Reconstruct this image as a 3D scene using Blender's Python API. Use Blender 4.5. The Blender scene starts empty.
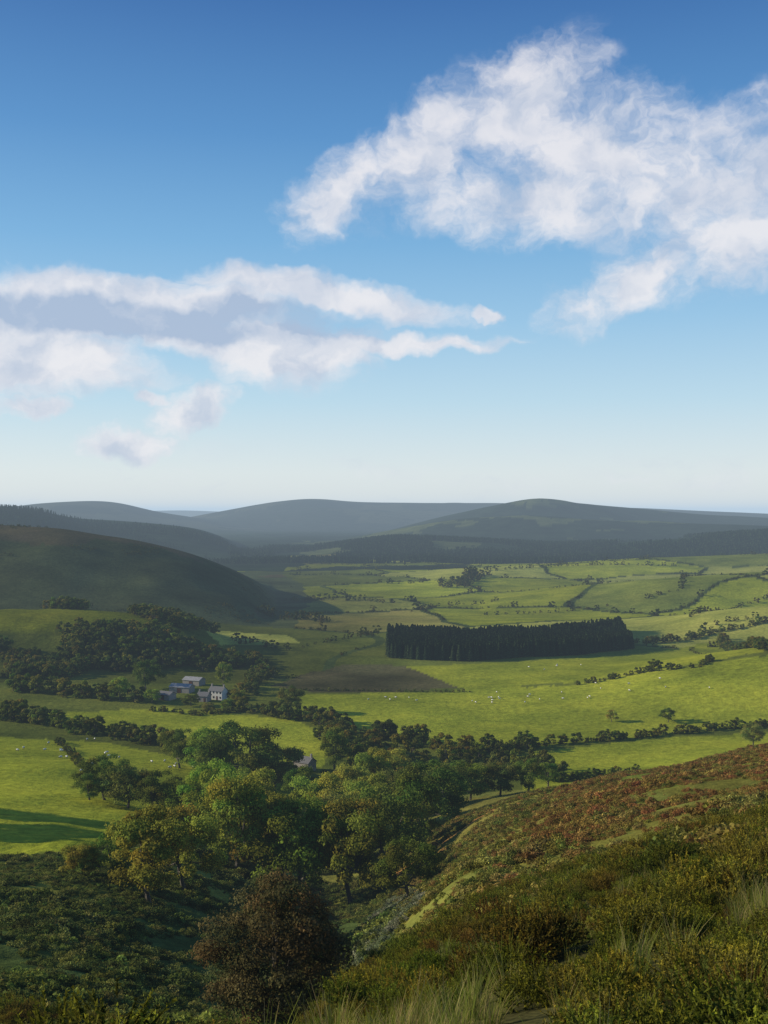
import bpy, math, numpy as np
from mathutils import Vector
F=1098.0; H=100.0; YH=512.0
rng=np.random.default_rng(7)
scene=bpy.context.scene
# ---------------------------------------------------------------- noise
def _hash(ix,iy,s):
    n=(ix.astype(np.int64)*374761393+iy.astype(np.int64)*668265263+s*1274126177)&0xffffffff
    n=((n^(n>>13))*1274126177)&0xffffffff
    n=n^(n>>16)
    return (n&0xffffff)/float(0xffffff)
def vnoise(x,y,s=0):
    ix=np.floor(x); iy=np.floor(y); fx=x-ix; fy=y-iy
    fx=fx*fx*fx*(fx*(fx*6-15)+10); fy=fy*fy*fy*(fy*(fy*6-15)+10)
    a=_hash(ix,iy,s); b=_hash(ix+1,iy,s); c=_hash(ix,iy+1,s); d=_hash(ix+1,iy+1,s)
    return (a*(1-fx)+b*fx)*(1-fy)+(c*(1-fx)+d*fx)*fy
def fbm(x,y,o=4,s=0):
    r=0; a=0.5; t=0
    for i in range(o):
        r=r+a*vnoise(x*2**i+17.3*i,y*2**i-9.1*i,s+i); t+=a; a*=0.5
    return r/t*2-1
def sstep(a,b,x):
    t=np.clip((x-a)/(b-a),0,1); return t*t*(3-2*t)
# ---------------------------------------------------------------- terrain
tail=[(617,0),(1000,-3),(1300,-12),(1900,-6),(2500,-12),(3200,-10),(5000,0),(40000,0)]
cols={
-1500:[(1.5,98.3),(8,95.5),(20,91),(60,80),(120,66),(200,50),(300,34),(480,10)],
-400:[(1.5,98.3),(8,95),(20,89),(60,75),(120,58),(200,42),(300,27),(400,14),(480,5)],
0:[(1.5,98.3),(8,94.8),(12,93),(20,88),(60,73),(120,54),(200,38.5),(300,24),(400,12),(480,3)],
100:[(1.5,98.3),(8,95),(12,93.6),(20,88.5),(60,72),(120,52),(200,37),(300,22),(400,9),(480,1)],
200:[(1.5,98.3),(8,95.2),(12,93.8),(20,89),(60,71.5),(120,49),(200,33),(300,17),(400,6),(480,0)],
300:[(1.5,98.3),(8,95.3),(12,93.9),(20,89.8),(60,72),(120,47),(200,24),(300,8),(400,1),(480,0)],
384:[(1.5,98.3),(8,95.4),(12,94.0),(20,90.9),(30,87),(60,76),(120,54),(200,28),(300,9),(400,1),(480,0)],
450:[(1.5,98.3),(8,95.4),(12,94.2),(20,91.5),(30,88.4),(60,78),(100,67),(150,50),(200,38),(250,27),(300,16),(400,2),(480,0)],
500:[(1.5,98.3),(8,95.4),(12,94.3),(20,91.8),(30,88.4),(60,79),(100,68),(150,56),(200,45),(260,33),(320,17),(400,2),(480,0)],
600:[(1.5,98.3),(8,95.6),(12,94.5),(20,92.3),(40,86.4),(80,76),(150,61),(220,46),(270,34),(330,16),(400,2),(480,0)],
700:[(1.5,98.3),(8,95.8),(12,94.7),(20,92.6),(40,87.3),(80,78),(150,63.5),(250,44),(300,34),(360,15),(430,3),(500,0)],
768:[(1.5,98.3),(8,95.9),(12,94.9),(20,92.8),(40,87.6),(80,78.8),(150,64.8),(250,47),(310,36),(380,14),(450,4),(520,0)],
1300:[(1.5,98.3),(8,96.5),(20,94.4),(40,90.5),(80,84),(150,73),(250,58),(350,38),(480,18),(560,8)],
2300:[(1.5,98.3),(8,97.2),(20,96),(40,93),(80,88),(150,80),(250,68),(350,50),(480,28),(560,14)],
}
LN0,LN1,NL=math.log(1.5),math.log(40000),640
lng=np.linspace(LN0,LN1,NL)
pxs=sorted(cols); cz=[]
for p in pxs:
    pts=cols[p]+[t for t in tail if t[0]>cols[p][-1][0]]
    cz.append(np.interp(lng,[math.log(a) for a,b in pts],[b for a,b in pts]))
cz=np.array(cz)
NU=1100; ug=np.linspace(-1.75,1.75,NU)
us=(np.array(pxs)-384)/F
T=np.array([np.interp(ug,us,cz[:,j]) for j in range(NL)]).T
def blur(A,s,ax):
    k=np.exp(-0.5*(np.arange(-4*s,4*s+1)/s)**2); k/=k.sum()
    pad=[(0,0)]*A.ndim; pad[ax]=(4*s,4*s)
    B=np.pad(A,pad,mode='edge')
    return np.apply_along_axis(lambda v:np.convolve(v,k,'valid'),ax,B)
T=blur(T,4,1); T=blur(T,8,0)
def rid(D,Wn,Wf,pts,rough=0.05,ns=300.,wig=0.0):
    p=np.array([a for a,b in pts],float); q=np.array([b for a,b in pts],float)
    z=H-(q-YH)/F*D
    zt=blur(np.interp(ug,(p-384)/F,z),4,0)
    return dict(D=D,Wn=Wn,Wf=Wf,u=ug,z=zt,r=rough,ns=ns,wig=wig)
ridges=[
 rid(620,210,260,[(200,720),(300,706),(480,691),(600,680),(700,662),(768,652),(1000,622),(1700,590)],0.02,200),
 rid(800,170,230,[(-900,590),(-200,600),(0,611),(100,611),(170,620),(225,640),(250,665),(270,690)],0.12,90),
 rid(1300,430,600,[(-1200,500),(-300,518),(0,525),(60,528),(130,540),(200,558),(240,574),(268,594),(295,640)],0.12,230,.06),
 rid(3200,900,1200,[(-900,498),(-300,502),(0,507),(40,509),(70,518),(130,521),(190,527),(230,540),(262,564),(285,610)],0.16,450,.08),
 rid(6500,1800,1800,[(-900,500),(-300,505),(0,509),(40,503),(100,500),(125,503),(150,511),(200,518),(300,540),(400,560)],0.10,800,.05),
 rid(14000,2500,2500,[(-1500,514),(0,513),(150,511),(180,510),(230,512),(400,514),(900,514),(1800,515)],0.02,2000),
 rid(7500,1900,2500,[(80,550),(150,526),(190,517),(240,508),(290,500),(320,498),(350,502),(440,503),(520,505),(640,508),(768,514),(1300,520),(2000,518)],0.16,900,.05),
 rid(5000,1200,1800,[(300,560),(350,543),(400,527),(450,514),(500,506),(530,501),(545,500),(570,503),(600,505),(650,509),(700,514),(768,518),(1100,524),(2000,518)],0.20,600,.05),
 rid(3900,700,900,[(260,575),(300,556),(340,540),(390,530),(440,521),(480,517),(540,516),(620,521),(768,526),(1300,520)],0.24,420,.07),
 rid(3000,520,700,[(230,600),(270,568),(300,553),(350,544),(400,538),(470,541),(560,546),(650,541),(768,533),(1000,522),(2000,512)],0.22,330,.07),
 rid(1900,360,500,[(330,600),(400,583),(450,573),(520,566),(620,560),(700,557),(768,555),(1300,540),(2000,530)],0.16,260,.08),
 rid(1350,260,260,[(430,615),(500,598),(560,588),(650,580),(768,573),(1300,550)],0.14,240,.08),
 rid(980,190,230,[(560,640),(620,628),(700,614),(768,606),(1300,580)],0.12,200,.08),
 rid(2350,330,380,[(250,600),(300,576),(360,565),(440,559),(480,566),(520,590)],0.14,350,.08),
]
def height(x,y):
    x=np.asarray(x,float); y=np.asarray(y,float)
    d=np.maximum(y,1.5)
    u=np.clip(x/np.maximum(y,7.0),-1.74,1.74)
    a=(np.log(d)-LN0)/(LN1-LN0)*(NL-1); b=(u+1.75)/3.5*(NU-1)
    a=np.clip(a,0,NL-1.001); b=np.clip(b,0,NU-1.001)
    ia=a.astype(int); ib=b.astype(int); fa=a-ia; fb=b-ib
    z=(T[ib,ia]*(1-fa)+T[ib,ia+1]*fa)*(1-fb)+(T[ib+1,ia]*(1-fa)+T[ib+1,ia+1]*fa)*fb
    z=z+fbm(x/170,y/170,3,3)*5.0*sstep(380,900,d)
    z=z+fbm(x/40,y/40,3,5)*2.2*sstep(40,120,d)*(1-sstep(330,460,d))
    z=z+fbm(x/7,y/7,3,9)*0.5*sstep(6,25,d)*(1-sstep(200,300,d))
    for r in ridges:
        D=r['D']
        if r['wig']: D=D*(1+r['wig']*fbm(u*5+3,D*0.01+0*u,2,int(r['D'])))
        Zc=np.interp(u,r['u'],r['z'])
        Zc=H+(Zc-H)*D/r['D']
        t=(d-D)/np.where(d<D,r['Wn'],r['Wf'])
        g=np.where(np.abs(t)<1,0.5+0.5*np.cos(np.pi*np.clip(t,-1,1)),0)
        n=fbm(x/r['ns'],y/r['ns'],4,int(r['D'])%97)
        hz=np.maximum(Zc+14,0)
        zr=-14+hz*g*(1+r['r']*n*2.0*np.clip(np.abs(t)*3,0.10,1))
        k=2.0+0.001*r['D']
        m=np.maximum(z,zr); df=np.abs(z-zr)
        z=m+np.where(df<k*2,(k*2-df)**2/(8*k),0)*np.clip(g*20,0,1)*np.clip(hz/10,0,1)
    return z
def hit(px,py):
    d=np.exp(np.linspace(math.log(4),math.log(12000),1600))
    x=(px-384)/F*d
    zr=H-(py-YH)/F*d
    zt=height(x,d)
    i=np.argmax(zt>zr)
    if zt[i]<=zr[i]: return None
    if i>0:
        a=zr[i-1]-zt[i-1]; b=zt[i]-zr[i]; t=a/(a+b+1e-9); dd=d[i-1]*(1-t)+d[i]*t
    else: dd=d[0]
    xx=(px-384)/F*dd
    return xx,dd,float(height(np.array([xx]),np.array([dd]))[0])
def proj(x,y,z):
    yy=np.maximum(y,0.5)
    return 384+F*x/yy, YH-F*(z-H)/yy
def inpoly(px,py,poly):
    r=np.zeros(px.shape,bool); n=len(poly)
    for i in range(n):
        x1,y1=poly[i]; x2,y2=poly[(i+1)%n]
        if y1==y2: continue
        c=((y1>py)!=(y2>py))&(px<(x2-x1)*(py-y1)/(y2-y1)+x1)
        r^=c
    return r
cs=200.
def cells(x,y):
    wx=x+22*fbm(x/140,y/140,2,91); wy=y+22*fbm(x/140,y/140,2,93)
    X=(wx*0.93+wy*0.3)/cs; Y=(-wx*0.3+wy*0.93)/(cs*1.1)
    ix=np.floor(X); iy=np.floor(Y)
    f1=np.full(x.shape,9.); f2=np.full(x.shape,9.); cid=np.zeros(x.shape)
    for a in (-1,0,1):
        for b in (-1,0,1):
            jx=ix+a; jy=iy+b
            cx=jx+0.5+0.75*(_hash(jx,jy,5)-0.5); cy=jy+0.5+0.75*(_hash(jx,jy,6)-0.5)
            dd=np.maximum(np.abs(cx-X),0.0)**1.6+np.abs(cy-Y)**1.6
            dd=dd**(1/1.6)
            h=_hash(jx,jy,8)
            n=dd<f1
            f2=np.where(n,f1,np.minimum(f2,dd)); cid=np.where(n,h,cid); f1=np.where(n,dd,f1)
    return cid,(f2-f1)*cs*0.5
# ---------------------------------------------------------------- mesh helpers
def mk_mesh(name,V,Fc,col=None,mats=(),midx=None,smooth=False):
    V=np.asarray(V,np.float32); Fc=np.asarray(Fc,np.int32)
    me=bpy.data.meshes.new(name)
    k=Fc.shape[1]
    me.vertices.add(len(V)); me.vertices.foreach_set('co',V.ravel())
    me.loops.add(Fc.size); me.loops.foreach_set('vertex_index',Fc.ravel())
    me.polygons.add(len(Fc))
    me.polygons.foreach_set('loop_start',np.arange(0,Fc.size,k,dtype=np.int32))
    me.polygons.foreach_set('loop_total',np.full(len(Fc),k,np.int32))
    for m in mats: me.materials.append(m)
    if midx is not None: me.polygons.foreach_set('material_index',np.asarray(midx,np.int32))
    me.polygons.foreach_set('use_smooth',np.full(len(Fc),smooth,bool))
    if col is not None:
        at=me.color_attributes.new('Col','FLOAT_COLOR','POINT')
        c=np.ones((len(V),4),np.float32); c[:,:3]=col
        at.data.foreach_set('color',c.ravel())
    me.update(calc_edges=True); me.validate()
    return me
def add_obj(name,me,parent=None,loc=None):
    o=bpy.data.objects.new(name,me); scene.collection.objects.link(o)
    if parent: o.parent=parent
    if loc is not None: o.location=loc
    return o
# ---------------------------------------------------------------- materials
def new_mat(n):
    m=bpy.data.materials.new(n); m.use_nodes=True; nt=m.node_tree; nt.nodes.clear()
    return m,nt,nt.nodes.new('ShaderNodeOutputMaterial')
def foliage_mat(name,trans=0.3,var=0.25,hue=0.03):
    m,nt,out=new_mat(name); N=nt.nodes.new; L=nt.links.new
    a=N('ShaderNodeAttribute'); a.attribute_name='Col'
    oi=N('ShaderNodeObjectInfo')
    mr=N('ShaderNodeMapRange'); mr.inputs['To Min'].default_value=1-var; mr.inputs['To Max'].default_value=1+var
    L(oi.outputs['Random'],mr.inputs['Value'])
    ml=N('ShaderNodeMath'); ml.operation='MULTIPLY'; ml.inputs[1].default_value=7.31
    fr=N('ShaderNodeMath'); fr.operation='FRACT'
    L(oi.outputs['Random'],ml.inputs[0]); L(ml.outputs[0],fr.inputs[0])
    m2=N('ShaderNodeMapRange'); m2.inputs['To Min'].default_value=0.5-hue; m2.inputs['To Max'].default_value=0.5+hue
    L(fr.outputs[0],m2.inputs['Value'])
    h=N('ShaderNodeHueSaturation'); L(m2.outputs[0],h.inputs['Hue']); L(mr.outputs[0],h.inputs['Value']); L(a.outputs['Color'],h.inputs['Color'])
    d=N('ShaderNodeBsdfDiffuse'); t=N('ShaderNodeBsdfTranslucent'); mx=N('ShaderNodeMixShader'); mx.inputs[0].default_value=trans
    L(h.outputs[0],d.inputs[0]); L(h.outputs[0],t.inputs[0]); L(d.outputs[0],mx.inputs[1]); L(t.outputs[0],mx.inputs[2])
    L(mx.outputs[0],out.inputs[0]); return m
def noise_mat(name,c1,c2,scale=5,rough=0.9,bump=0.3):
    m,nt,out=new_mat(name); N=nt.nodes.new; L=nt.links.new
    tc=N('ShaderNodeTexCoord'); n=N('ShaderNodeTexNoise'); n.inputs['Scale'].default_value=scale; n.inputs['Detail'].default_value=6
    L(tc.outputs['Object'],n.inputs['Vector'])
    r=N('ShaderNodeValToRGB'); r.color_ramp.elements[0].position=.35; r.color_ramp.elements[1].position=.65
    r.color_ramp.elements[0].color=(*c1,1); r.color_ramp.elements[1].color=(*c2,1)
    L(n.outputs['Fac'],r.inputs[0])
    b=N('ShaderNodeBsdfPrincipled'); b.inputs['Roughness'].default_value=rough; L(r.outputs[0],b.inputs['Base Color'])
    bp=N('ShaderNodeBump'); bp.inputs['Strength'].default_value=bump; L(n.outputs['Fac'],bp.inputs['Height']); L(bp.outputs[0],b.inputs['Normal'])
    L(b.outputs[0],out.inputs[0]); return m
M_leaf=foliage_mat('tree_foliage',0.35,0.3,0.022)
M_needle=foliage_mat('conifer_foliage',0.1,0.2,0.02)
M_shrub=foliage_mat('shrub_foliage',0.3,0.35,0.03)
M_grass=foliage_mat('grass_blades',0.4,0.2,0.02)
M_bark=noise_mat('bark',(0.06,0.05,0.04),(0.14,0.12,0.09),3)
M_ground,nt,out=new_mat('ground_surface'); N=nt.nodes.new; L=nt.links.new
a=N('ShaderNodeAttribute'); a.attribute_name='Col'
geo=N('ShaderNodeNewGeometry')
def nz(scale,det=5,rg=.6):
    n=N('ShaderNodeTexNoise'); n.inputs['Scale'].default_value=scale; n.inputs['Detail'].default_value=det; n.inputs['Roughness'].default_value=rg
    L(geo.outputs['Position'],n.inputs['Vector']); return n
n1=nz(0.02,6,.7); n2=nz(0.35,5,.7); n3=nz(3.0,3,.7)
def mrange(src,lo,hi,f0=0.3,f1=0.7):
    r=N('ShaderNodeMapRange'); r.inputs['From Min'].default_value=f0; r.inputs['From Max'].default_value=f1
    r.inputs['To Min'].default_value=lo; r.inputs['To Max'].default_value=hi; L(src,r.inputs['Value']); return r.outputs[0]
def mul(a_,b_):
    m=N('ShaderNodeMath'); m.operation='MULTIPLY'; L(a_,m.inputs[0]); L(b_,m.inputs[1]); return m.outputs[0]
v=mul(mul(mrange(n1.outputs['Fac'],.64,1.36),mrange(n2.outputs['Fac'],.64,1.36)),mrange(n3.outputs['Fac'],.8,1.2))
hs=N('ShaderNodeHueSaturation'); L(a.outputs['Color'],hs.inputs['Color']); L(v,hs.inputs['Value'])
L(mrange(n1.outputs['Fac'],.515,.480),hs.inputs['Hue'])
bs=N('ShaderNodeBsdfDiffuse'); L(hs.outputs[0],bs.inputs[0])
bp=N('ShaderNodeBump'); bp.inputs['Strength'].default_value=0.7; bp.inputs['Distance'].default_value=0.7; L(n2.outputs['Fac'],bp.inputs['Height']); L(bp.outputs[0],bs.inputs['Normal'])
L(bs.outputs[0],out.inputs[0])
# ---------------------------------------------------------------- ground sheet
ui=np.linspace(-0.40,0.40,720); uo=np.linspace(0.41,1.7,90)
U=np.concatenate([-uo[::-1],ui,uo])
Y=np.concatenate([np.linspace(-10,2.8,14),np.exp(np.linspace(math.log(3.2),math.log(38000),940))])
UU,YY=np.meshgrid(U,Y)
X=UU*(YY+12); Z=height(X,YY)
Z=np.where(YY<0,98.3+0*Z,Z)
PX,PY=proj(X,YY,Z)
def C3(*c): return np.array(c,float)
G_br=C3(.285,.31,.026); G_md=C3(.155,.18,.028); G_dk=C3(.055,.078,.02); G_pale=C3(.33,.335,.06); G_yel=C3(.29,.26,.055)
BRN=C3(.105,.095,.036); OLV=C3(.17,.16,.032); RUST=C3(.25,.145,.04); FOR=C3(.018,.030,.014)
P={
'left':[(-600,700),(0,737),(100,742),(200,762),(300,790),(200,832),(100,848),(0,858),(-600,980)],
'strip':[(30,714),(170,708),(300,720),(335,738),(325,768),(200,748),(100,728)],
'big':[(270,695),(440,692),(580,684),(660,670),(768,655),(1500,560),(1500,740),(768,724),(640,737),(480,752),(400,737),(320,718)],
'low':[(530,752),(640,740),(768,732),(1300,735),(1300,790),(768,770),(600,800),(520,790)],
'beh':[(380,668),(640,655),(720,640),(768,650),(600,680),(470,690),(430,680)],
'moor_shade':[(270,686),(300,670),(345,664),(410,668),(465,690),(310,690)],  # brown moor, with a cloud shadow's darkness painted into its colour
'knl_lit':[(-400,590),(0,608),(120,610),(190,634),(100,627),(0,632),(-400,640)],  # sunlit top of the knoll, painted as brighter green
'lit_strip':[(205,630),(290,636),(300,643),(225,645)],  # sunlit strip of grass, the light painted in as paler colour
}
def ground_col(X,YY,PX,PY):
    c=np.zeros(X.shape+(3,)); c[:]=G_md
    nA=fbm(X/60,YY/60,4,21)[...,None]; nB=fbm(X/9,YY/9,4,31)[...,None]; nC=fbm(X/330,YY/330,5,41)[...,None]
    jx=PX+nC[...,0]*45
    cid,bd=cells(X,YY)
    pal=np.array([G_br,G_md*1.1,G_pale,G_br*1.1,G_br*.8,G_md,G_yel,G_br,G_br*1.05,G_pale*.9])
    fc=pal[(cid*9.99).astype(int)]*(1+.25*nA)
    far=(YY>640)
    fc=fc*(1-sstep(430,300,jx)[...,None]*0.5)  # cloud shadow over the left valley, painted as darker field colour
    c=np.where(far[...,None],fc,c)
    c=np.where((far&(bd<3.5))[...,None],G_dk,c)
    one=np.ones_like(c,bool)
    hl_shade=C3(.060,.074,.025)*(1+.5*nA+.3*nC); hl_shade=np.where(nC+.5*nA>.2,C3(.085,.07,.03),hl_shade)  # shaded hill face, its shade painted in as darker ground colour
    c=np.where(((YY>980)&(YY<2000)&(jx<290)&(PY<632))[...,None],hl_shade,c)
    wood=C3(.018,.030,.015)*(1+.3*nA); past=C3(.075,.09,.03)*(1+.3*nA)
    hill=np.where(nC+.3*nA+.25*sstep(3600,4300,YY)[...,None]>-.22,wood,past)
    c=np.where((YY>2500)[...,None]&one,hill,c)
    c=np.where(((YY>2050)&(YY<2750)&(jx>285)&(jx<480))[...,None],np.where(nC>.05,wood,fc*.85),c)
    c=np.where(((YY>2050)&(jx<285))[...,None],FOR*1.2*(1+.5*nC),c)
    c=np.where(((YY>2420)&(YY<3400)&(jx>470))[...,None],FOR*1.3,c)
    c=np.where((YY>5600)[...,None]&one,np.where(nC>-.1,C3(.020,.028,.017),C3(.045,.05,.026)),c)
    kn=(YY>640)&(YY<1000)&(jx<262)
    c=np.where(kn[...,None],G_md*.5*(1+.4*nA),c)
    nr=(YY>300)&(YY<=640)
    c=np.where(nr[...,None],G_md*.8*(1+.3*nA),c)
    def pp(k,col,lo=290,hi=1000,w=0.2,e=1.):
        nonlocal c
        m=inpoly(PX+nB[...,0]*2+nA[...,0]*6*e,PY+nB[...,0]*1.0+nA[...,0]*3*(e-1),P[k])&(YY>lo)&(YY<hi)
        c=np.where(m[...,None],col*(1+w*nA),c)
    pp('strip',G_br); pp('big',G_br,420,700); pp('low',G_br,330,640); pp('beh',G_br*.9,600,900); pp('moor_shade',BRN,500,900,.7,2.5); pp('knl_lit',G_br*.5,640,900); pp('lit_strip',G_pale*.9,640,1000)
    pp('left',G_br,170,640)
    rs=(YY<=400)&(PX>395+0*YY)&~inpoly(PX,PY,P['low'])
    up=sstep(90,190,YY)[...,None]*sstep(520,640,PX)[...,None]
    rsl=OLV*(1+.4*nB); rsl=np.where(nA+.4*nB>0.35-.45*up,RUST*(1+.4*nB),rsl); rsl=np.where(nA-.8*nB<-.3,C3(.16,.17,.036),rsl)
    c=np.where((rs&(YY<360))[...,None],rsl,c)
    ls=(YY<=300)&(PX<=395)&~inpoly(PX,PY,P['left'])
    lsl=G_dk*1.4*(1+.5*nB); lsl=np.where(nA+.6*nB>0.1,C3(.20,.20,.035)*(1+.3*nB),lsl)
    c=np.where(ls[...,None],lsl,c)
    c=np.where((YY<45)[...,None],C3(.075,.07,.025)*(1+.5*nB),c)
    return np.clip(c,0.005,0.6)
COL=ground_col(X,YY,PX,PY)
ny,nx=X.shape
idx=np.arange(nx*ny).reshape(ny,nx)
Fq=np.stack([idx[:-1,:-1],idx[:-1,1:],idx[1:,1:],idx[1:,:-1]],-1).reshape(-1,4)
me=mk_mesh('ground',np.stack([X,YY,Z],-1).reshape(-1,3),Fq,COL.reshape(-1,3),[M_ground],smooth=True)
add_obj('ground',me)
# ---------------------------------------------------------------- plants
def unit(v): return v/np.maximum(np.linalg.norm(v,axis=-1,keepdims=True),1e-9)
def leafquads(Pc,Nn,size,rg):
    n=len(Pc)
    r=unit(rg.normal(size=(n,3))); t=unit(np.cross(Nn,r)); b=np.cross(Nn,t)
    s=size*rg.uniform(.6,1.3,(n,1)); t=t*s; b=b*s*rg.uniform(.5,.9,(n,1))
    V=np.stack([Pc-t,Pc-b*.9,Pc+t,Pc+b],1).reshape(-1,3)
    return V,np.arange(n*4).reshape(n,4)
def tube(pts,rad,k=6):
    V=[];Fc=[]
    pts=np.array(pts,float)
    for i,p in enumerate(pts):
        d=unit(pts[min(i+1,len(pts)-1)]-pts[max(i-1,0)])
        a=unit(np.cross(d,[.3,.9,.1])); b=np.cross(d,a)
        for j in range(k):
            th=2*math.pi*j/k; V.append(p+rad[i]*(a*math.cos(th)+b*math.sin(th)))
    for i in range(len(pts)-1):
        for j in range(k):
            Fc.append([i*k+j,i*k+(j+1)%k,(i+1)*k+(j+1)%k,(i+1)*k+j])
    return np.array(V),np.array(Fc)
def make_tree(name,seed,hh=1.0,w=0.9,nl=9000,ls=0.02,ncl=34,col=(.06,.095,.02),base=0.16,mat=None,even=False):
    rg=np.random.default_rng(seed)
    Vs=[];Fs=[];Cs=[];Ms=[];off=0
    def add(V,Fc,c,m):
        nonlocal off
        Vs.append(V);Fs.append(Fc+off);Cs.append(np.broadcast_to(c,(len(V),3)));Ms.append(np.full(len(Fc),m));off+=len(V)
    lean=rg.normal(0,.02,2)
    tp=[(0,0,-.05),(lean[0],lean[1],.15),(lean[0]*2,lean[1]*2,.35),(lean[0]*2+.02,lean[1]*3,.6),(lean[0]*3,lean[1]*3,.8)]
    V,Fc=tube(tp,[.034,.026,.02,.012,.004]); add(V,Fc,(.08,.06,.04),1)
    cl=[]
    lop=rg.uniform(.8,1.15,8) if not even else rg.uniform(.96,1.04,8)
    for i in range(ncl):
        th=rg.uniform(0,2*math.pi); zz=rg.uniform(base+.08,.93)
        t=(zz-base)/(1-base)
        prof=math.sqrt(max(0.02,1-(max(0,(t-.38))/.66)**2))*(.6+.4*min(1,t/.3))
        lo=lop[int(th/(2*math.pi)*8)%8]
        rr=w*.5*prof*lo*rg.uniform(.35,.88)**.6
        c=np.array([rr*math.cos(th),rr*math.sin(th),zz]); cr=rg.uniform(.09,.165)*(.75+.35*w)
        if even:
            d=unit(rg.normal(size=3)); q=rg.uniform(.25,1)**.5
            c=np.array([0,0,.5])+d*q*np.array([w*.42,w*.42,.40]); cr=rg.uniform(.07,.12)
        cl.append((c,cr))
    for i in range(7):
        c,cr=cl[i*3%ncl]; z0=rg.uniform(.18,.42)
        s=np.array([lean[0]*2,lean[1]*2,z0]); mid=(s+c)/2+np.array([0,0,-.03])
        V,Fc=tube([s,mid,c],[.014,.009,.003],5); add(V,Fc,(.08,.06,.04),1)
    per=nl//ncl
    for c,cr in cl:
        n=int(per*(cr/(.13 if not even else .095))**2)
        dr=unit(rg.normal(size=(n,3))); dr[:,2]=np.where(dr[:,2]<-.3,-dr[:,2]*.6,dr[:,2])
        lump=1+.22*np.sin(dr[:,0:1]*5+c[0]*40)*np.cos(dr[:,1:2]*6+c[1]*30)
        rad=cr*lump*rg.uniform(.55,1.08,(n,1))**.7
        Pc=c+dr*rad*np.array([1,1,.85])
        nn=unit(dr+rg.normal(0,.45,(n,3)))
        V,Fc=leafquads(Pc,nn,ls,rg)
        tint=rg.uniform(.72,1.35)
        cc=np.array(col)*tint*rg.uniform(.75,1.25,(n,1)); cc=cc*np.array([1+.15*rg.normal(),1,1])
        add(V,Fc,np.repeat(cc,4,0),0)
    V=np.concatenate(Vs); V=V*np.array([1,1,hh])
    return mk_mesh(name,V,np.concatenate(Fs),np.clip(np.concatenate(Cs),.004,1),[mat or M_leaf,M_bark],np.concatenate(Ms))
def make_conifer(name,seed,nl=900,ls=.035,w=.32):
    rg=np.random.default_rng(seed)
    V0,F0=tube([(0,0,-.03),(0,0,.5),(0,0,.97)],[.018,.012,.003],5)
    z=rg.uniform(.06,1,nl)**.9; th=rg.uniform(0,2*math.pi,nl)
    tier=.78+.22*np.cos(z*52)
    r=w*.5*(1-z)**.8*tier*rg.uniform(.55,1.05,nl)+.004
    Pc=np.stack([r*np.cos(th),r*np.sin(th),z],1)
    nn=unit(np.stack([np.cos(th),np.sin(th),.7+0*th],1)+rg.normal(0,.35,(nl,3)))
    V,Fc=leafquads(Pc,nn,ls,rg)
    cc=np.repeat(np.array([.034,.055,.022])*rg.uniform(.6,1.4,(nl,1)),4,0)
    return mk_mesh(name,np.concatenate([V0,V]),np.concatenate([F0,Fc+len(V0)]),np.concatenate([np.full((len(V0),3),.05),cc]),[M_needle,M_bark],np.concatenate([np.ones(len(F0)),np.zeros(nl)]))
def make_gorse(name,seed,ns=420,col=(.07,.085,.02)):
    rg=np.random.default_rng(seed)
    V=[];C=[]
    ncl=8; cc=[(rg.uniform(-.38,.38),rg.uniform(-.38,.38),rg.uniform(.05,.36),rg.uniform(.2,.34)) for _ in range(ncl)]
    for i in range(ns):
        q=cc[rg.integers(ncl)]
        d=unit(np.array([rg.normal(),rg.normal(),abs(rg.normal())+.15]))
        st=np.array(q[:3])+d*q[3]*rg.uniform(.45,1)
        up=unit(d*1.0+np.array([0,0,.7])+rg.normal(0,.28,3)); ln=rg.uniform(.06,.18)
        base=np.array(col)*rg.uniform(.6,1.3)
        side=unit(np.cross(up,rg.normal(size=3)))
        tip=base*np.array([2.1,1.95,1.0]) if rg.uniform()<.7 else base*1.3  # sunlit tips painted bright, stem bases darkened like shaded gaps
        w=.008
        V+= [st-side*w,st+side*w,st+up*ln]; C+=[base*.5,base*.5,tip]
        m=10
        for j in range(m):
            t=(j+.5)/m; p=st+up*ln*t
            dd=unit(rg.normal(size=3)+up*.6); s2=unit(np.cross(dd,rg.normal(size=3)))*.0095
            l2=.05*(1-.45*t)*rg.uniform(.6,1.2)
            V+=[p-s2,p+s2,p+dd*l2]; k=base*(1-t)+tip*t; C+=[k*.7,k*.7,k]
    V=np.array(V); return mk_mesh(name,V,np.arange(len(V)).reshape(-1,3),np.clip(np.array(C),.004,1),[M_shrub])
def make_tuft(name,seed,nb=80,L0=.6,col=(.38,.31,.12),col2=(.20,.23,.04)):
    rg=np.random.default_rng(seed); V=[];C=[];Fc=[]
    for i in range(nb):
        a=rg.uniform(0,2*math.pi); r=rg.uniform(0,.14); o=np.array([r*math.cos(a),r*math.sin(a),-.05])
        dr=np.array([math.cos(a+rg.normal()*.5),math.sin(a+rg.normal()*.5),0]); l=L0*rg.uniform(.5,1.15); bend=rg.uniform(.15,.7)
        s=np.array([-dr[1],dr[0],0])*.0055
        k=np.array(col) if rg.uniform()<.4 else np.array(col2); k=k*rg.uniform(.7,1.3)
        b=len(V); n=4
        for j in range(n+1):
            t=j/n; p=o+np.array([0,0,l*(t-.25*bend*t*t)])+dr*l*bend*t*t*.7
            w=1-t*.85
            V+=[p-s*w,p+s*w]; C+=[k*(.6+.5*t)]*2
        for j in range(n): Fc.append([b+2*j,b+2*j+1,b+2*j+3,b+2*j+2])
    return mk_mesh(name,np.array(V),np.array(Fc),np.array(C),[M_grass])
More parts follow.
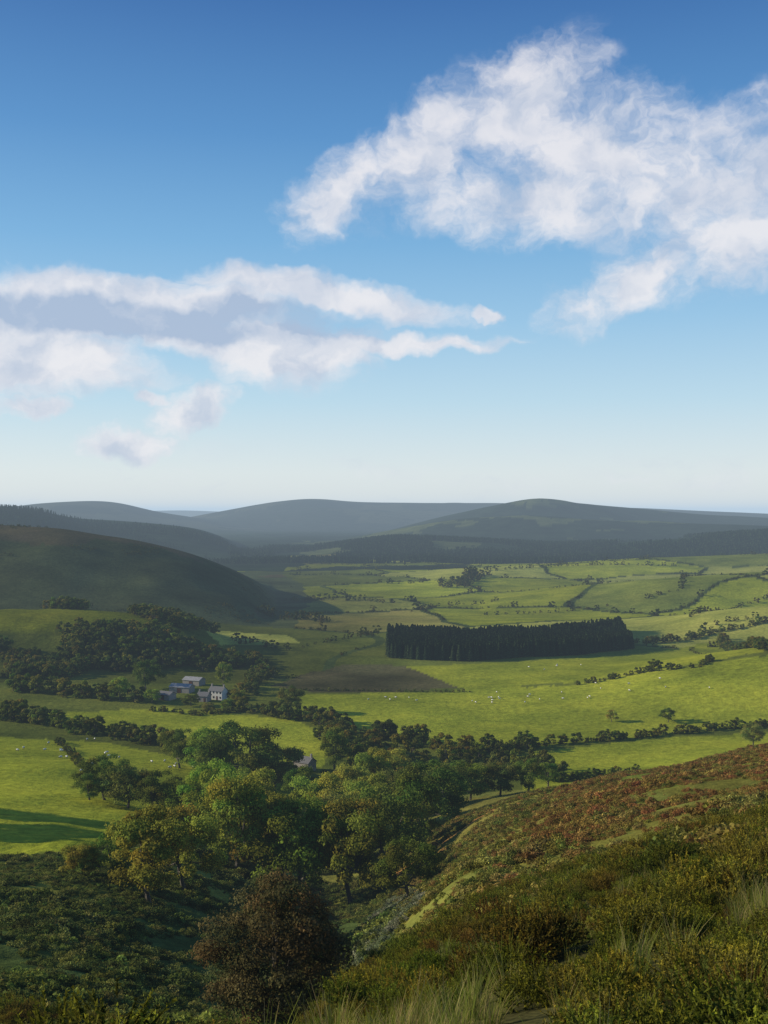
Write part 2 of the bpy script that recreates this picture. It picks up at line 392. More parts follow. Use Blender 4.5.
def make_shrub(name,seed,nl=500,ls=.06,col=(.07,.08,.02),flat=.55):
    rg=np.random.default_rng(seed); Vs=[];Cs=[]
    for k in range(8):
        c=np.array([rg.uniform(-.38,.38),rg.uniform(-.38,.38),rg.uniform(.05,.35)*flat]); cr=rg.uniform(.16,.32)
        n=nl//8; dr=unit(rg.normal(size=(n,3))); dr[:,2]=np.abs(dr[:,2])
        Pc=c+dr*cr*rg.uniform(.6,1.1,(n,1))*np.array([1,1,.9])
        V,_=leafquads(Pc,unit(dr+rg.normal(0,.6,(n,3))),ls,rg); Vs.append(V)
        Cs.append(np.repeat(np.array(col)*rg.uniform(.75,1.35)*rg.uniform(.7,1.35,(n,1)),4,0))
    V=np.concatenate(Vs); return mk_mesh(name,V,np.arange(len(V)).reshape(-1,4),np.concatenate(Cs),[M_shrub])
def coll(name,meshes):
    c=bpy.data.collections.new(name)
    for i,m in enumerate(meshes):
        o=bpy.data.objects.new('%s_variant_%d'%(name,i),m); c.objects.link(o)
    return c
def scatter(name,cl,nv,pts,scl,rg,tilt=.06):
    pts=np.asarray(pts,float); n=len(pts)
    if n==0: return
    scl=np.asarray(scl,float)
    if scl.ndim==1: scl=np.repeat(scl[:,None],3,1)
    me=bpy.data.meshes.new(name); me.vertices.add(n); me.vertices.foreach_set('co',pts.astype(np.float32).ravel())
    a=me.attributes.new('scl','FLOAT_VECTOR','POINT'); a.data.foreach_set('vector',scl.astype(np.float32).ravel())
    rot=np.stack([rg.normal(0,tilt,n),rg.normal(0,tilt,n),rg.uniform(0,6.283,n)],1)
    a=me.attributes.new('rot','FLOAT_VECTOR','POINT'); a.data.foreach_set('vector',rot.astype(np.float32).ravel())
    a=me.attributes.new('idx','INT','POINT'); a.data.foreach_set('value',rg.integers(0,nv,n).astype(np.int32))
    o=add_obj(name,me)
    g=bpy.data.node_groups.new(name+'_gn','GeometryNodeTree')
    g.interface.new_socket('Geometry',in_out='INPUT',socket_type='NodeSocketGeometry'); g.interface.new_socket('Geometry',in_out='OUTPUT',socket_type='NodeSocketGeometry')
    N=g.nodes.new; gi=N('NodeGroupInput'); go=N('NodeGroupOutput'); ip=N('GeometryNodeInstanceOnPoints'); ci=N('GeometryNodeCollectionInfo')
    ci.inputs['Collection'].default_value=cl; ci.inputs['Separate Children'].default_value=True; ci.inputs['Reset Children'].default_value=True
    def na(nm,t):
        x=N('GeometryNodeInputNamedAttribute'); x.data_type=t; x.inputs['Name'].default_value=nm; return [s for s in x.outputs if s.enabled and s.name=='Attribute'][0]
    g.links.new(gi.outputs[0],ip.inputs['Points']); g.links.new(ci.outputs[0],ip.inputs['Instance']); ip.inputs['Pick Instance'].default_value=True
    g.links.new(na('idx','INT'),ip.inputs['Instance Index']); g.links.new(na('rot','FLOAT_VECTOR'),ip.inputs['Rotation']); g.links.new(na('scl','FLOAT_VECTOR'),ip.inputs['Scale'])
    g.links.new(ip.outputs[0],go.inputs[0])
    md=o.modifiers.new('scatter','NODES'); md.node_group=g
    print(name,n)
    return o
cols_t=[(.20,.25,.032),(.29,.29,.042),(.15,.19,.032),(.32,.30,.045),(.22,.23,.05),(.17,.22,.032)]
big_trees=[make_tree('broadleaf_tree',100+i,1,[1.0,.85,1.1,.9,1.0,.75][i],13000,.016,[44,36,50,38,46,34][i],cols_t[i]) for i in range(6)]
med=[make_tree('hedge_tree',200+i,1,[1.1,.9,1.25,1.0,1.4][i],1800,.042,22,np.array(cols_t[i])*.6,base=.02) for i in range(5)]
far_t=[make_tree('far_tree',300+i,1,[1.2,1.0,1.5,1.3][i],220,.10,10,np.array(cols_t[i])*.36,base=.0) for i in range(4)]
C_med=coll('hedge_trees',med); C_far=coll('far_trees',far_t)
C_con=coll('conifers',[make_conifer('conifer',i,700,.045,[.42,.38,.48][i]) for i in range(3)])
C_conf=coll('far_conifers',[make_conifer('far_conifer',10+i,110,.1,[.42,.38,.5][i]) for i in range(3)])
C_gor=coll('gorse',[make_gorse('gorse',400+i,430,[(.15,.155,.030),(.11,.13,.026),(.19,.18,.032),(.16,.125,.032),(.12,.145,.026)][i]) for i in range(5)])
C_tuft=coll('tufts',[make_tuft('tuft',500+i,80,[.6,.75,.5][i]) for i in range(3)])
C_shl=coll('bracken_green',[make_shrub('shrub',600+i,500,.05,[(.10,.13,.03),(.15,.175,.035),(.08,.10,.028),(.22,.22,.055)][i]) for i in range(4)])
C_shr=coll('bracken_brown',[make_shrub('shrub',620+i,500,.05,[(.20,.18,.035),(.24,.16,.045),(.17,.185,.036),(.26,.22,.06),(.12,.13,.03)][i]) for i in range(5)])
C_shrust=coll('bracken_rust',[make_shrub('shrub',630+i,500,.05,[(.27,.15,.045),(.22,.16,.04),(.30,.20,.055)][i]) for i in range(3)])
C_shg=coll('willow_scrub',[make_shrub('shrub',640+i,500,.045,[(.25,.25,.15),(.18,.20,.10)][i]) for i in range(2)])
TL=[(150,905,95,1.,3),(185,890,80,1,1),(110,880,45,1.1,2),(80,878,35,1.2,3),(235,870,95,.9,1),(215,835,70,.9,0),(262,880,90,1,3),(300,900,95,1,0),(352,905,100,.9,1),(385,880,90,.9,2),
(415,850,75,.9,5),(430,828,65,1,2),(330,865,70,1,4),(252,835,65,1.,3),(318,835,60,1,1),(372,838,62,1,3),(405,818,50,1.1,4),(240,785,62,1.25,2),(275,790,45,1.2,4),(212,778,48,1.,0),(180,768,38,1.,2),
(335,772,44,.85,5),(372,800,50,1,1),(350,812,48,1,3),(300,812,45,1.1,5),(445,806,45,1.1,2),(470,800,36,1.2,0),(500,796,34,1.2,4),(528,792,32,1.1,2),(548,788,26,1.2,5),(392,790,40,1.2,3),
(105,800,44,1.1,2),(128,808,42,1.2,4),(155,814,42,1.2,2),(182,820,40,1.1,0),(90,800,30,1.2,2),(410,900,60,1,2),(228,812,45,1.1,1),(340,850,60,1,3),
(146,690,30,.95,2),(224,688,26,.9,5),(120,700,22,1,0),(290,712,26,1,4),(612,722,12,1.1,1),(668,722,14,1,2),(753,745,22,1.1,4),(238,706,16,1.2,1),(152,703,14,1.2,0),(191,706,12,1.3,2),(228,710,11,1.3,0),(208,712,10,1.4,4)]
for (px,py,hp,wr,vi) in TL:
    h=hit(px,py)
    if not h: continue
    x,y,z=h; hh=min(hp*y/F,21)
    o=add_obj('broadleaf_tree',big_trees[vi],loc=(x,y,z-.2)); o.scale=(hh*wr,hh*wr,hh); o.rotation_euler=(0,0,rng.uniform(0,6.28))
for k in range(7):
    y=rng.uniform(215,300); x=-.40*y-rng.uniform(3,28)
    z=float(height(np.array([x]),np.array([y]))[0]); hh=rng.uniform(12,17)
    o=add_obj('broadleaf_tree',big_trees[k%6],loc=(x,y,z)); o.scale=(hh,hh,hh)
hm=make_tree('hawthorn_tree',77,1,1.0,46000,.0085,150,(.165,.14,.055),base=.0,even=True)
y=62.; x=(272-384)/F*y; z=float(height(np.array([x]),np.array([y]))[0])
o=add_obj('hawthorn_tree',hm,loc=(x,y,z-.2)); hh=100-(864-512)/F*y-z; o.scale=(hh*1.0,hh*1.0,hh)
def line_pts(lines,step,jit,rg):
    out=[]
    for ln in lines:
        W=[hit(*p) for p in ln[0]]; W=[w for w in W if w]
        for a,b in zip(W[:-1],W[1:]):
            L_=math.hypot(b[0]-a[0],b[1]-a[1])
            if L_>900: continue
            n=max(1,int(L_/(step*(1 if len(ln)<4 else ln[3]))))
            for i in range(n):
                t=(i+rg.uniform())/n
                out.append((a[0]*(1-t)+b[0]*t+rg.normal(0,jit*ln[1]),a[1]*(1-t)+b[1]*t+rg.normal(0,jit*ln[1]),ln[2]*rg.uniform(.45,1.3)))
    return np.array(out)
near_l=[([(-60,712),(0,718),(60,727),(120,738),(200,756),(290,778)],2.5,7.,1.6),([(-60,708),(0,712),(60,720)],3,7,2),
([(240,708),(320,724),(400,742),(470,756),(530,770),(560,780)],2.5,7.,1.6),([(310,735),(360,745),(420,760),(500,775)],4,8,3.3),
([(480,752),(560,744),(640,737),(700,730),(790,724),(900,720)],1.2,3.8,1.2),([(560,782),(600,778),(640,772)],1.,3.5),
([(290,690),(380,691),(470,692)],.5,1.6),([(575,685),(640,673),(700,667),(712,660)],.8,3.6,1.4),([(230,700),(250,692),(262,672),(250,655)],2,6,2),
([(0,650),(30,668),(60,672),(130,668)],6,9,1.5),([(0,690),(60,694),(130,700)],4,8,1.5),([(110,655),(160,650),(200,655),(235,668)],7,9,1.2),([(150,710),(200,715),(245,712)],1.2,2.8,1.2),
([(340,745),(370,770),(400,790)],4,8,2),([(60,742),(100,790),(150,800)],.5,2.5,2),([(720,640),(768,652),(850,662)],1.5,6,1.6),([(600,642),(660,643),(720,632),(770,622)],1.5,5.5,1.8),([(290,785),(330,790),(360,800)],3,8,2),
([(640,672),(660,668)],3,5),([(480,752),(540,748)],3,6,2)]
hp=line_pts(near_l,1.7,1.0,rng)
scatter('hedgerow',C_med,5,np.stack([hp[:,0],hp[:,1],height(hp[:,0],hp[:,1])-.4],1),hp[:,2],rng)
far_l=[([(262,612),(285,618),(330,622)],5,8),([(280,600),(330,600),(400,603)],4,6,1.5),([(385,584),(440,582),(480,578)],3,6,2),([(450,588),(470,580),(480,574)],6,11),
([(300,648),(340,640),(385,632)],2,4,2),([(240,640),(270,648),(300,650)],3,6,1.5),([(480,615),(560,612),(610,606)],1,4,1.8),([(410,612),(440,606),(500,600)],2,5,2),([(640,600),(680,590),(700,572)],1,5,1.7),([(470,572),(560,566),(680,566)],2,6,1.7),([(700,632),(730,622),(768,616)],1.5,6,1.7),
([(690,618),(740,606),(768,598)],1,5,1.7)]
fp=line_pts(far_l,5,1.5,rng)
n=420000
yy=np.sqrt(rng.uniform(640**2,2350**2,n)); xx=rng.uniform(-.45,.5,n)*yy
cid,bd=cells(xx,yy); k=(bd<.75)&(_hash(np.floor(xx/90),np.floor(yy/90),4)<.75)
zz=height(xx,yy); ppx,ppy=proj(xx,yy,zz)
k&=~((ppx<290)&(yy>950))&~((ppx<262))
k&=~(inpoly(ppx,ppy,[(380,620),(640,620),(640,690),(380,690)])&(yy<1100))
k&=~((yy<760)&(ppx>300))
xx,yy=xx[k],yy[k]
sc=rng.uniform(1.6,2.9,len(xx)); bigk=rng.uniform(size=len(xx))<.035; sc=np.where(bigk,rng.uniform(4.5,8,len(xx)),sc)
fp=np.concatenate([fp,np.stack([xx,yy,sc],1)])
scatter('distant_hedgerow',C_far,4,np.stack([fp[:,0],fp[:,1],height(fp[:,0],fp[:,1])-.3],1),fp[:,2],rng)
A=[hit(*p) for p in [(388,659),(470,661),(560,656),(632,648)]]
A=np.array([a[:2] for a in A]); n=5200
t=rng.uniform(0,1,n); s=rng.uniform(0,1,n)
bx=np.interp(t,[0,.33,.7,1],A[:,0]); by=np.interp(t,[0,.33,.7,1],A[:,1])
px_=bx*(1+.08*s); py_=by+s*120+fbm(px_/30,0*px_,2,5)*10
scatter('conifer_plantation',C_con,3,np.stack([px_,py_,height(px_,py_)-.3],1),(11.5+2.2*fbm(px_/25,py_/25,2,19))*rng.uniform(.9,1.14,n),rng,.02)
n=36000; yy=rng.uniform(2330,3300,n); xx=rng.uniform(-.14,.5,n)*yy
zz=height(xx,yy); ppx,ppy=proj(xx,yy,zz); k=(fbm(xx/240,yy/240,4,77)-sstep(560,380,ppx)*.34>-.28)
scatter('distant_forest',C_conf,3,np.stack([xx,yy,zz-.5],1)[k],rng.uniform(6,14,k.sum()),rng,.02)
n=9000; yy=rng.uniform(2300,3150,n); xx=rng.uniform(-.5,-.1,n)*yy
zz=height(xx,yy); k=(fbm(xx/260,yy/260,4,78)>-.2)
scatter('hillside_forest',C_conf,3,np.stack([xx,yy,zz-.5],1)[k],rng.uniform(6,12,k.sum()),rng,.02)
n=2600; yy=rng.uniform(660,880,n); xx=rng.uniform(-.55,-.11,n)*yy; zz=height(xx,yy); ppx,ppy=proj(xx,yy,zz)
k=(fbm(xx/55,yy/55,3,55)>.16)&~inpoly(ppx,ppy,P['knl_lit'])&(ppx<245)&~((ppx>140)&(ppx<245)&(ppy>668))
scatter('knoll_woodland',C_med,5,np.stack([xx,yy,zz-.5],1)[k],rng.uniform(5,10,k.sum()),rng)
n=4000; yy=rng.uniform(980,1320,n); xx=rng.uniform(-.5,-.09,n)*yy; zz=height(xx,yy); k=(fbm(xx/70,yy/70,4,56)>.18)
scatter('hillside_gorse',C_far,4,np.stack([xx,yy,zz-.3],1)[k],rng.uniform(1.2,2.6,k.sum()),rng)
# --- heath shrubs
n=42000; yy=np.sqrt(rng.uniform(40**2,300**2,n)); xx=rng.uniform(-.5,.55,n)*yy; zz=height(xx,yy); ppx,ppy=proj(xx,yy,zz)
left=(ppx<395)&~inpoly(ppx,ppy,P['left']); nn=fbm(xx/7,yy/7,3,63); nw=fbm(xx/45,yy/45,3,65)
k=left&(nn>-.30)
scatter('bracken_and_gorse_scrub',C_shl,4,np.stack([xx,yy,zz-.15],1)[k],rng.uniform(1.0,2.6,k.sum())*np.clip(.8+nn[k],.55,1.4),rng,.12)
right=(ppx>=395)&(yy<290)&(nn>-.30)
rust=right&(yy>85)&(ppx>560+80*nw)&(rng.uniform(size=n)<.75)
k=right&~rust
scatter('bracken_slope',C_shr,5,np.stack([xx,yy,zz-.15],1)[k],rng.uniform(.8,2.2,k.sum())*np.clip(.75+nn[k],.5,1.3),rng,.12)
scatter('autumn_bracken',C_shrust,3,np.stack([xx,yy,zz-.15],1)[rust],rng.uniform(.9,2.3,rust.sum())*np.clip(.75+nn[rust],.5,1.3),rng,.12)
sel=inpoly(ppx,ppy,[(345,955),(385,905),(420,885),(425,900),(395,935),(362,975)])
scatter('pale_willow_scrub',C_shg,2,np.stack([xx,yy,zz],1)[sel],rng.uniform(1.0,2.0,sel.sum()),rng,.12)
# --- near gorse & grass
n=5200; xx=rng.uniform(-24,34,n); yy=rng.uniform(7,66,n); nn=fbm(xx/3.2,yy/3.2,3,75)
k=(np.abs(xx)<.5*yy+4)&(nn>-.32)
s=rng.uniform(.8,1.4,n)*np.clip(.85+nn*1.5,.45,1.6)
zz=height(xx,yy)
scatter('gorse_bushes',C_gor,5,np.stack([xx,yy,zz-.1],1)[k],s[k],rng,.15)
n=7500; xx=rng.uniform(-20,30,n); yy=rng.uniform(5.5,55,n); nn=fbm(xx/3.2,yy/3.2,3,75); ng=fbm(xx/6,yy/6,2,79)
k=(np.abs(xx)<.5*yy+4)&((nn<-.28)|((ng>.15)&(xx>.2*yy)&(rng.uniform(size=n)<.4))|(rng.uniform(size=n)<.07))
zz=height(xx,yy)
scatter('grass_tufts',C_tuft,3,np.stack([xx,yy,zz],1)[k],rng.uniform(.7,1.3,n)[k],rng,.15)
# ---------------------------------------------------------------- farm
M_wall=noise_mat('white_render',(.50,.48,.43),(.62,.60,.55),2); M_stone=noise_mat('stone_wall',(.24,.21,.18),(.34,.31,.27),4)
M_slate=noise_mat('slate_roof',(.12,.115,.11),(.18,.17,.16),3,.9); M_tin=noise_mat('metal_sheet_roof',(.26,.25,.235),(.35,.34,.32),1,.9)
M_glass=noise_mat('window_glass',(.02,.025,.03),(.04,.045,.05),1,.1,0); M_door=noise_mat('painted_door',(.08,.03,.02),(.1,.04,.03),3)
def box(name,c,s,mat,par):
    c=np.array(c);s=np.array(s)/2
    V=[c+s*np.array(q) for q in [(-1,-1,-1),(1,-1,-1),(1,1,-1),(-1,1,-1),(-1,-1,1),(1,-1,1),(1,1,1),(-1,1,1)]]
    return add_obj(name,mk_mesh(name,V,[(0,3,2,1),(4,5,6,7),(0,1,5,4),(1,2,6,5),(2,3,7,6),(3,0,4,7)],None,[mat]),par)
def building(name,px,py,l,w,h,rh,ang,wall,roof,windows=0,chim=0):
    x,y,z=hit(px,py); e=bpy.data.objects.new(name,None); scene.collection.objects.link(e); e.location=(x,y,z); e.rotation_euler=(0,0,ang)
    a,b=l/2,w/2
    V=[(-a,-b,-1),(a,-b,-1),(a,b,-1),(-a,b,-1),(-a,-b,h),(a,-b,h),(a,b,h),(-a,b,h),(-a,0,h+rh),(a,0,h+rh)]
    me=bpy.data.meshes.new('walls'); me.from_pydata(V,[],[(0,1,5,4),(1,2,6,9,5),(2,3,7,6),(3,0,4,8,7)]); me.materials.append(wall); add_obj('walls',me,e)
    o_=.35; t=.18; sl=rh/b
    for nm,sg in (('roof_front',-1),('roof_back',1)):
        ye=sg*(b+o_); ze=h-sl*o_
        V=[(-a-o_,ye,ze+.02),(a+o_,ye,ze+.02),(a+o_,0,h+rh+.02),(-a-o_,0,h+rh+.02),(-a-o_,ye,ze+t),(a+o_,ye,ze+t),(a+o_,0,h+rh+t),(-a-o_,0,h+rh+t)]
        add_obj(nm,mk_mesh(nm,V,[(0,3,2,1),(4,5,6,7),(0,1,5,4),(1,2,6,5),(3,0,4,7)],None,[roof]),e)
    for i in range(windows):
        xw=-a+l*(i+.5)/windows
        for fl in (1.3,3.9):
            if fl+.7>h: continue
            if fl<2 and i==windows//2: box('door',(xw,-b-.03,1.0),(1.0,.1,2.0),M_door,e)
            else: box('window_%d'%i,(xw,-b-.03,fl),(.9,.1,1.1),M_glass,e)
    if windows==0: box('barn_door',(0,-b-.04,1.3),(2.4,.12,2.6),M_door,e)
    for i in range(chim):
        box('chimney_%d'%i,((-a+.5) if i==0 else (a-.5),0,h+rh+.5),(.7,.7,1.6),M_stone,e)
building('farmhouse',218,699,8.5,5.2,4.7,1.9,-.45,M_wall,M_slate,4,2)
building('cottage',204,701,6.0,5,3.0,1.8,-.3,M_stone,M_slate,2,1)
building('barn',182,692,12,7,3.2,1.4,-.3,M_stone,M_tin)
building('barn',166,699,9,6,2.8,1.3,-.5,M_stone,M_slate)
building('barn',194,685,11,7,3.2,1.5,-.4,M_stone,M_tin)
building('farmhouse',305,770,7,5,3.4,1.8,-.6,M_stone,M_slate,3,2)
# ---------------------------------------------------------------- sheep
M_wool=noise_mat('wool',(.66,.64,.56),(.78,.75,.68),8); M_face=noise_mat('sheep_skin',(.08,.07,.06),(.14,.12,.1),8)
def sheep_mesh():
    Vs=[];Fs=[];Ms=[];off=0
    def ell(c,r,m,n1=10,n2=7,rot=0):
        nonlocal off
        V=[];
        for i in range(n2+1):
            ph=math.pi*i/n2
            for j in range(n1):
                th=2*math.pi*j/n1; k=1+(.05*math.sin(5*th+3*ph) if m==0 else 0)
                V.append([r[0]*math.cos(ph)*-1,r[1]*math.sin(ph)*math.cos(th)*k,r[2]*math.sin(ph)*math.sin(th)*k])
        V=np.array(V); cr,sr=math.cos(rot),math.sin(rot)
        V=np.stack([V[:,0]*cr-V[:,2]*sr,V[:,1],V[:,0]*sr+V[:,2]*cr],1)+np.array(c)
        Fc=[[i*n1+j,i*n1+(j+1)%n1,(i+1)*n1+(j+1)%n1,(i+1)*n1+j] for i in range(n2) for j in range(n1)]
        Vs.append(V);Fs.append(np.array(Fc)+off);Ms.append(np.full(len(Fc),m));off+=len(V)
    ell((0,0,.62),(.52,.25,.27),0); ell((.42,0,.68),(.26,.15,.2),0,rot=-.5); ell((.68,0,.42),(.17,.075,.09),1,rot=-.9); ell((-.53,0,.58),(.06,.05,.12),0)
    ell((.62,.11,.52),(.03,.07,.03),1); ell((.62,-.11,.52),(.03,.07,.03),1)
    for sx in (-.3,.3):
        for sy in (-.13,.13):
            if sx<0: pts=[(-.32,sy,.55),(-.26,sy,.42),(-.36,sy,.24),(-.34,sy,0)]
            else: pts=[(.3,sy,.5),(.31,sy,.27),(.3,sy,0)]
            V,Fc=tube(pts,[.07,.045,.03,.03][:len(pts)],6); Vs.append(V);Fs.append(Fc+off);Ms.append(np.ones(len(Fc)));off+=len(V)
    return mk_mesh('sheep',np.concatenate(Vs),np.concatenate(Fs),None,[M_wool,M_face],np.concatenate(Ms),True)
sm=sheep_mesh()
for (cx,cy,sx,sy,n_) in [(80,752,50,8,14),(160,770,25,6,5),(390,700,40,3,6),(500,700,60,5,16),(640,690,60,8,8),(110,765,60,12,6),(540,668,30,3,5)]:
    for i in range(n_):
        h=hit(cx+rng.normal()*sx*.6,cy+rng.normal()*sy*.6)
        if h and 250<h[1]<900:
            o=add_obj('sheep',sm,loc=(h[0],h[1],h[2])); o.rotation_euler=(0,0,rng.uniform(0,6.28)); o.scale=(1.15,)*3
# ---------------------------------------------------------------- haze
m,nt,out=new_mat('atmospheric_haze'); N=nt.nodes.new; L=nt.links.new
sg=1/14500.; ab=N('ShaderNodeVolumeAbsorption'); ab.inputs['Color'].default_value=(0,0,0,1); ab.inputs['Density'].default_value=sg
em=N('ShaderNodeEmission'); em.inputs['Color'].default_value=(.48,.62,.76,1); em.inputs['Strength'].default_value=sg  # haze glows by itself, standing in for scattered daylight
ad=N('ShaderNodeAddShader'); L(ab.outputs[0],ad.inputs[0]); L(em.outputs[0],ad.inputs[1]); L(ad.outputs[0],out.inputs['Volume'])
o=box('valley_haze',(0,17000,15),(80000,40000,380),m,None)
# ---------------------------------------------------------------- sun & sky
SAZ=math.radians(-82); SEL=math.radians(19)
sd=Vector((math.sin(SAZ)*math.cos(SEL),math.cos(SAZ)*math.cos(SEL),math.sin(SEL)))
li=bpy.data.lights.new('sun','SUN'); li.energy=5.0; li.angle=math.radians(.5); li.color=(1,.90,.70)
so=bpy.data.objects.new('sun',li); scene.collection.objects.link(so); so.rotation_euler=sd.to_track_quat('Z','Y').to_euler(); so.location=(0,0,300)
w=bpy.data.worlds.new('World'); scene.world=w; w.name='sky'; w.use_nodes=True; nt=w.node_tree; nt.nodes.clear(); N=nt.nodes.new; L=nt.links.new
wo=N('ShaderNodeOutputWorld'); sk=N('ShaderNodeTexSky'); sk.sky_type='NISHITA'; sk.sun_disc=False; sk.sun_elevation=SEL; sk.sun_rotation=SAZ; sk.altitude=300; sk.air_density=1.0; sk.dust_density=.6; sk.ozone_density=2.0
tc=N('ShaderNodeTexCoord'); sp=N('ShaderNodeSeparateXYZ'); L(tc.outputs['Generated'],sp.inputs[0])
def M(op,a,b=None,c=None,clamp=False):
    n=N('ShaderNodeMath'); n.operation=op; n.use_clamp=clamp
    for i,v_ in enumerate((a,b,c)):
        if v_ is None: continue
        if isinstance(v_,(int,float)): n.inputs[i].default_value=v_
        else: L(v_,n.inputs[i])
    return n.outputs[0]
az=M('ARCTAN2',sp.outputs[0],sp.outputs[1]); el=M('ARCSINE',sp.outputs[2])
rp=N('ShaderNodeValToRGB'); L(M('MULTIPLY',el,1.0,clamp=True),rp.inputs[0]); cr=rp.color_ramp
pts=[(0.0,(.86,.88,.85)),(.035,(.81,.88,.89)),(.10,(.54,.76,.90)),(.17,(.34,.61,.86)),(.24,(.20,.47,.78)),(.33,(.095,.30,.63)),(.44,(.036,.155,.44)),(1.0,(.02,.09,.32))]
cr.elements[0].position=0; cr.elements[0].color=(*pts[0][1],1); cr.elements[1].position=1; cr.elements[1].color=(*pts[-1][1],1)
for p_,c_ in pts[1:-1]:
    e_=cr.elements.new(p_); e_.color=(*c_,1)
sc_=N('ShaderNodeVectorMath'); sc_.operation='SCALE'; L(sk.outputs[0],sc_.inputs[0]); sc_.inputs['Scale'].default_value=.11
smx=N('ShaderNodeMix'); smx.data_type='RGBA'; smx.inputs['Factor'].default_value=.82; L(sc_.outputs[0],smx.inputs['A']); L(rp.outputs[0],smx.inputs['B'])
bg=N('ShaderNodeBackground'); bg.inputs['Strength'].default_value=1.0; L(smx.outputs['Result'],bg.inputs[0])
cb=N('ShaderNodeCombineXYZ'); L(M('MULTIPLY',az,10.98),cb.inputs[0]); L(M('MULTIPLY',el,10.98),cb.inputs[1])
def ae(px,py):
    a_=math.atan((px-384)/F); return a_*10.98, math.atan((512-py)/F*math.cos(a_))*10.98
def noise(vec,scale,det,rg_,dist=0.0,off=(0,0,0),st=(1,1,1),rot=0):
    mp=N('ShaderNodeMapping'); mp.inputs['Location'].default_value=off; mp.inputs['Scale'].default_value=st; mp.inputs['Rotation'].default_value=(0,0,rot); L(vec,mp.inputs[0])
    n=N('ShaderNodeTexNoise'); n.inputs['Scale'].default_value=scale; n.inputs['Detail'].default_value=det; n.inputs['Roughness'].default_value=rg_; n.inputs['Distortion'].default_value=dist
    L(mp.outputs[0],n.inputs['Vector']); return n
wn=noise(cb.outputs[0],1.6,4,.62,off=(1.7,4.2,0))
vs=N('ShaderNodeVectorMath'); vs.operation='SUBTRACT'; L(wn.outputs['Color'],vs.inputs[0]); vs.inputs[1].default_value=(.5,.5,.5)
vm=N('ShaderNodeVectorMath'); vm.operation='MULTIPLY'; L(vs.outputs[0],vm.inputs[0]); vm.inputs[1].default_value=(.75,.5,0)
va=N('ShaderNodeVectorMath'); va.operation='ADD'; L(cb.outputs[0],va.inputs[0]); L(vm.outputs[0],va.inputs[1])
WP=va.outputs[0]
def ell(px,py,rx,ry,rot=0,vec=None):
    a_,e_=ae(px,py); mp=N('ShaderNodeMapping'); mp.vector_type='TEXTURE'
    mp.inputs['Location'].default_value=(a_,e_,0); mp.inputs['Rotation'].default_value=(0,0,math.radians(rot)); mp.inputs['Scale'].default_value=(rx/100,ry/100,1)
    L(vec or WP,mp.inputs[0]); g=N('ShaderNodeTexGradient'); g.gradient_type='SPHERICAL'; L(mp.outputs[0],g.inputs[0]); return g.outputs['Fac']
def mx(lst):
    r=lst[0]
    for q in lst[1:]:
        r=M('MAXIMUM',r,q)
    return r
mA=mx([ell(*q) for q in [(345,192,95,44,35),(430,150,130,66,34),(515,112,130,72,25),(595,155,150,86,0),(545,195,180,60,0),(685,190,150,72,0),(780,165,120,85,0),(650,272,135,44,24),(730,238,140,60,15)]])
mB=mx([ell(*q) for q in [(20,318,280,44,0),(150,304,280,34,-2),(330,298,180,24,-8),(230,335,200,26,0),(320,344,230,15,0),(400,345,140,8,0),(35,360,160,46,0),(290,352,110,50,0)]])
mC=mx([ell(*q) for q in [(192,410,54,32,20),(122,446,58,21,0),(487,313,18,9,0),(150,397,20,10,0),(30,405,44,14,0)]])
nA=noise(WP,1.9,9,.62,0,off=(2.3,.6,0),st=(.85,1.1,1),rot=-.35); nL=noise(WP,1.9,2,.5,0,off=(2.55,.35,0)); nL0=noise(WP,1.9,2,.5,0,off=(2.3,.6,0))
nB=noise(WP,1.6,7,.6,0,off=(3,1,0),st=(.45,1.6,1))
def sst(v_,a_,b_):
    n=N('ShaderNodeMapRange'); n.interpolation_type='SMOOTHSTEP'; n.inputs['From Min'].default_value=a_; n.inputs['From Max'].default_value=b_; L(v_,n.inputs['Value']); return n.outputs[0]
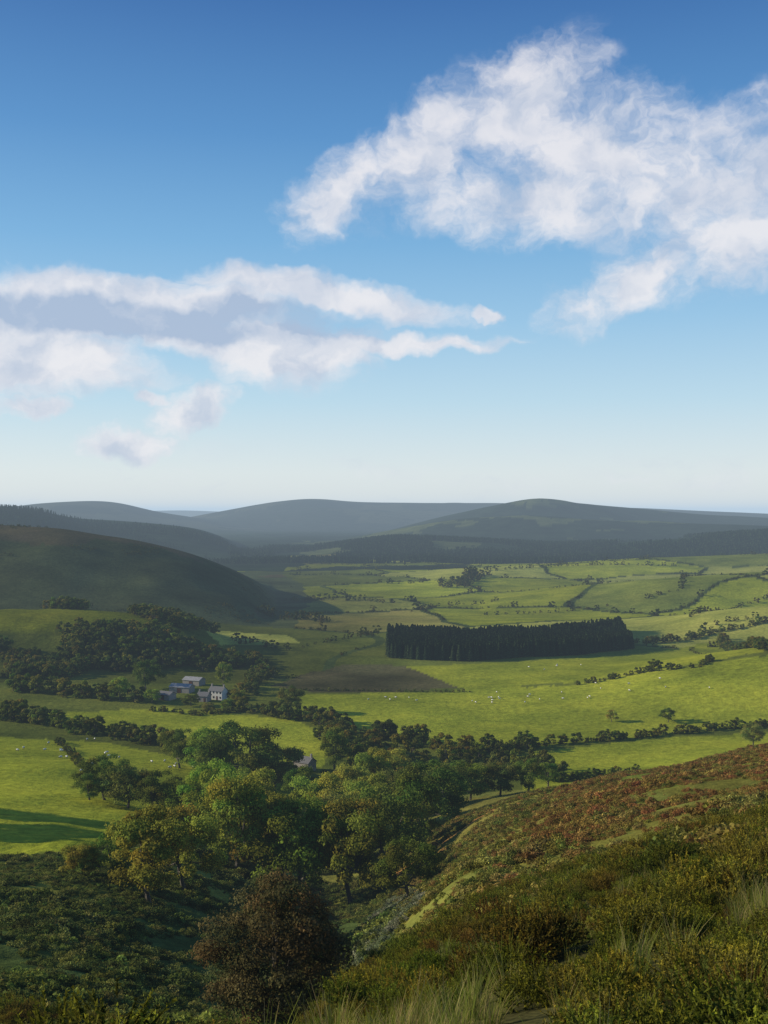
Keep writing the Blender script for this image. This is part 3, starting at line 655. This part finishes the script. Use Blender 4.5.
def dens(mask,no,k,s,a_,b_): return M('MULTIPLY',sst(M('ADD',M('MULTIPLY',mask,k),M('MULTIPLY',M('SUBTRACT',no,.5),s)),a_,b_),sst(mask,.0,.22))
dA=M('MULTIPLY',dens(mA,nA.outputs['Fac'],1.15,1.9,.02,1.0),.88)
dB=M('MULTIPLY',dens(mB,nB.outputs['Fac'],1.3,1.4,.0,.80),.90)
dC=M('MULTIPLY',dens(mC,nA.outputs['Fac'],1.4,1.5,.0,.9),.85)
dD=M('MULTIPLY',M('MULTIPLY',sst(nB.outputs['Fac'],.48,.75),sst(el,.09,.02)),.35)
D=M('MAXIMUM',M('MAXIMUM',dA,dB),M('MAXIMUM',dC,dD))
gb=mx([ell(*q) for q in [(110,318,260,24,-3),(290,320,130,18,-8)]])
lit=sst(M('SUBTRACT',nL0.outputs['Fac'],nL.outputs['Fac']),-.22,.14)
mid=sst(nA.outputs['Fac'],.35,.62)
shade=M('SUBTRACT',M('ADD',M('MULTIPLY',lit,.42),M('ADD',M('MULTIPLY',mid,.35),.23)),M('MULTIPLY',sst(gb,.0,.6),.75),clamp=True)
cm=N('ShaderNodeMix'); cm.data_type='RGBA'; L(shade,cm.inputs['Factor']); cm.inputs['A'].default_value=(.42,.51,.67,1); cm.inputs['B'].default_value=(.88,.86,.88,1)
bc=N('ShaderNodeBackground'); L(cm.outputs['Result'],bc.inputs[0]); bc.inputs['Strength'].default_value=1
ms=N('ShaderNodeMixShader'); L(D,ms.inputs[0]); L(bg.outputs[0],ms.inputs[1]); L(bc.outputs[0],ms.inputs[2]); L(ms.outputs[0],wo.inputs[0])
# ---------------------------------------------------------------- camera
cd=bpy.data.cameras.new('camera'); co=bpy.data.objects.new('camera',cd); scene.collection.objects.link(co)
co.location=(0,0,H); co.rotation_euler=(math.radians(90),0,0)
cd.sensor_fit='VERTICAL'; cd.sensor_height=24; cd.lens=24*F/1024; cd.clip_start=.3; cd.clip_end=100000
scene.camera=co
scene.view_settings.view_transform='Standard'; scene.view_settings.look='None'; scene.view_settings.exposure=0
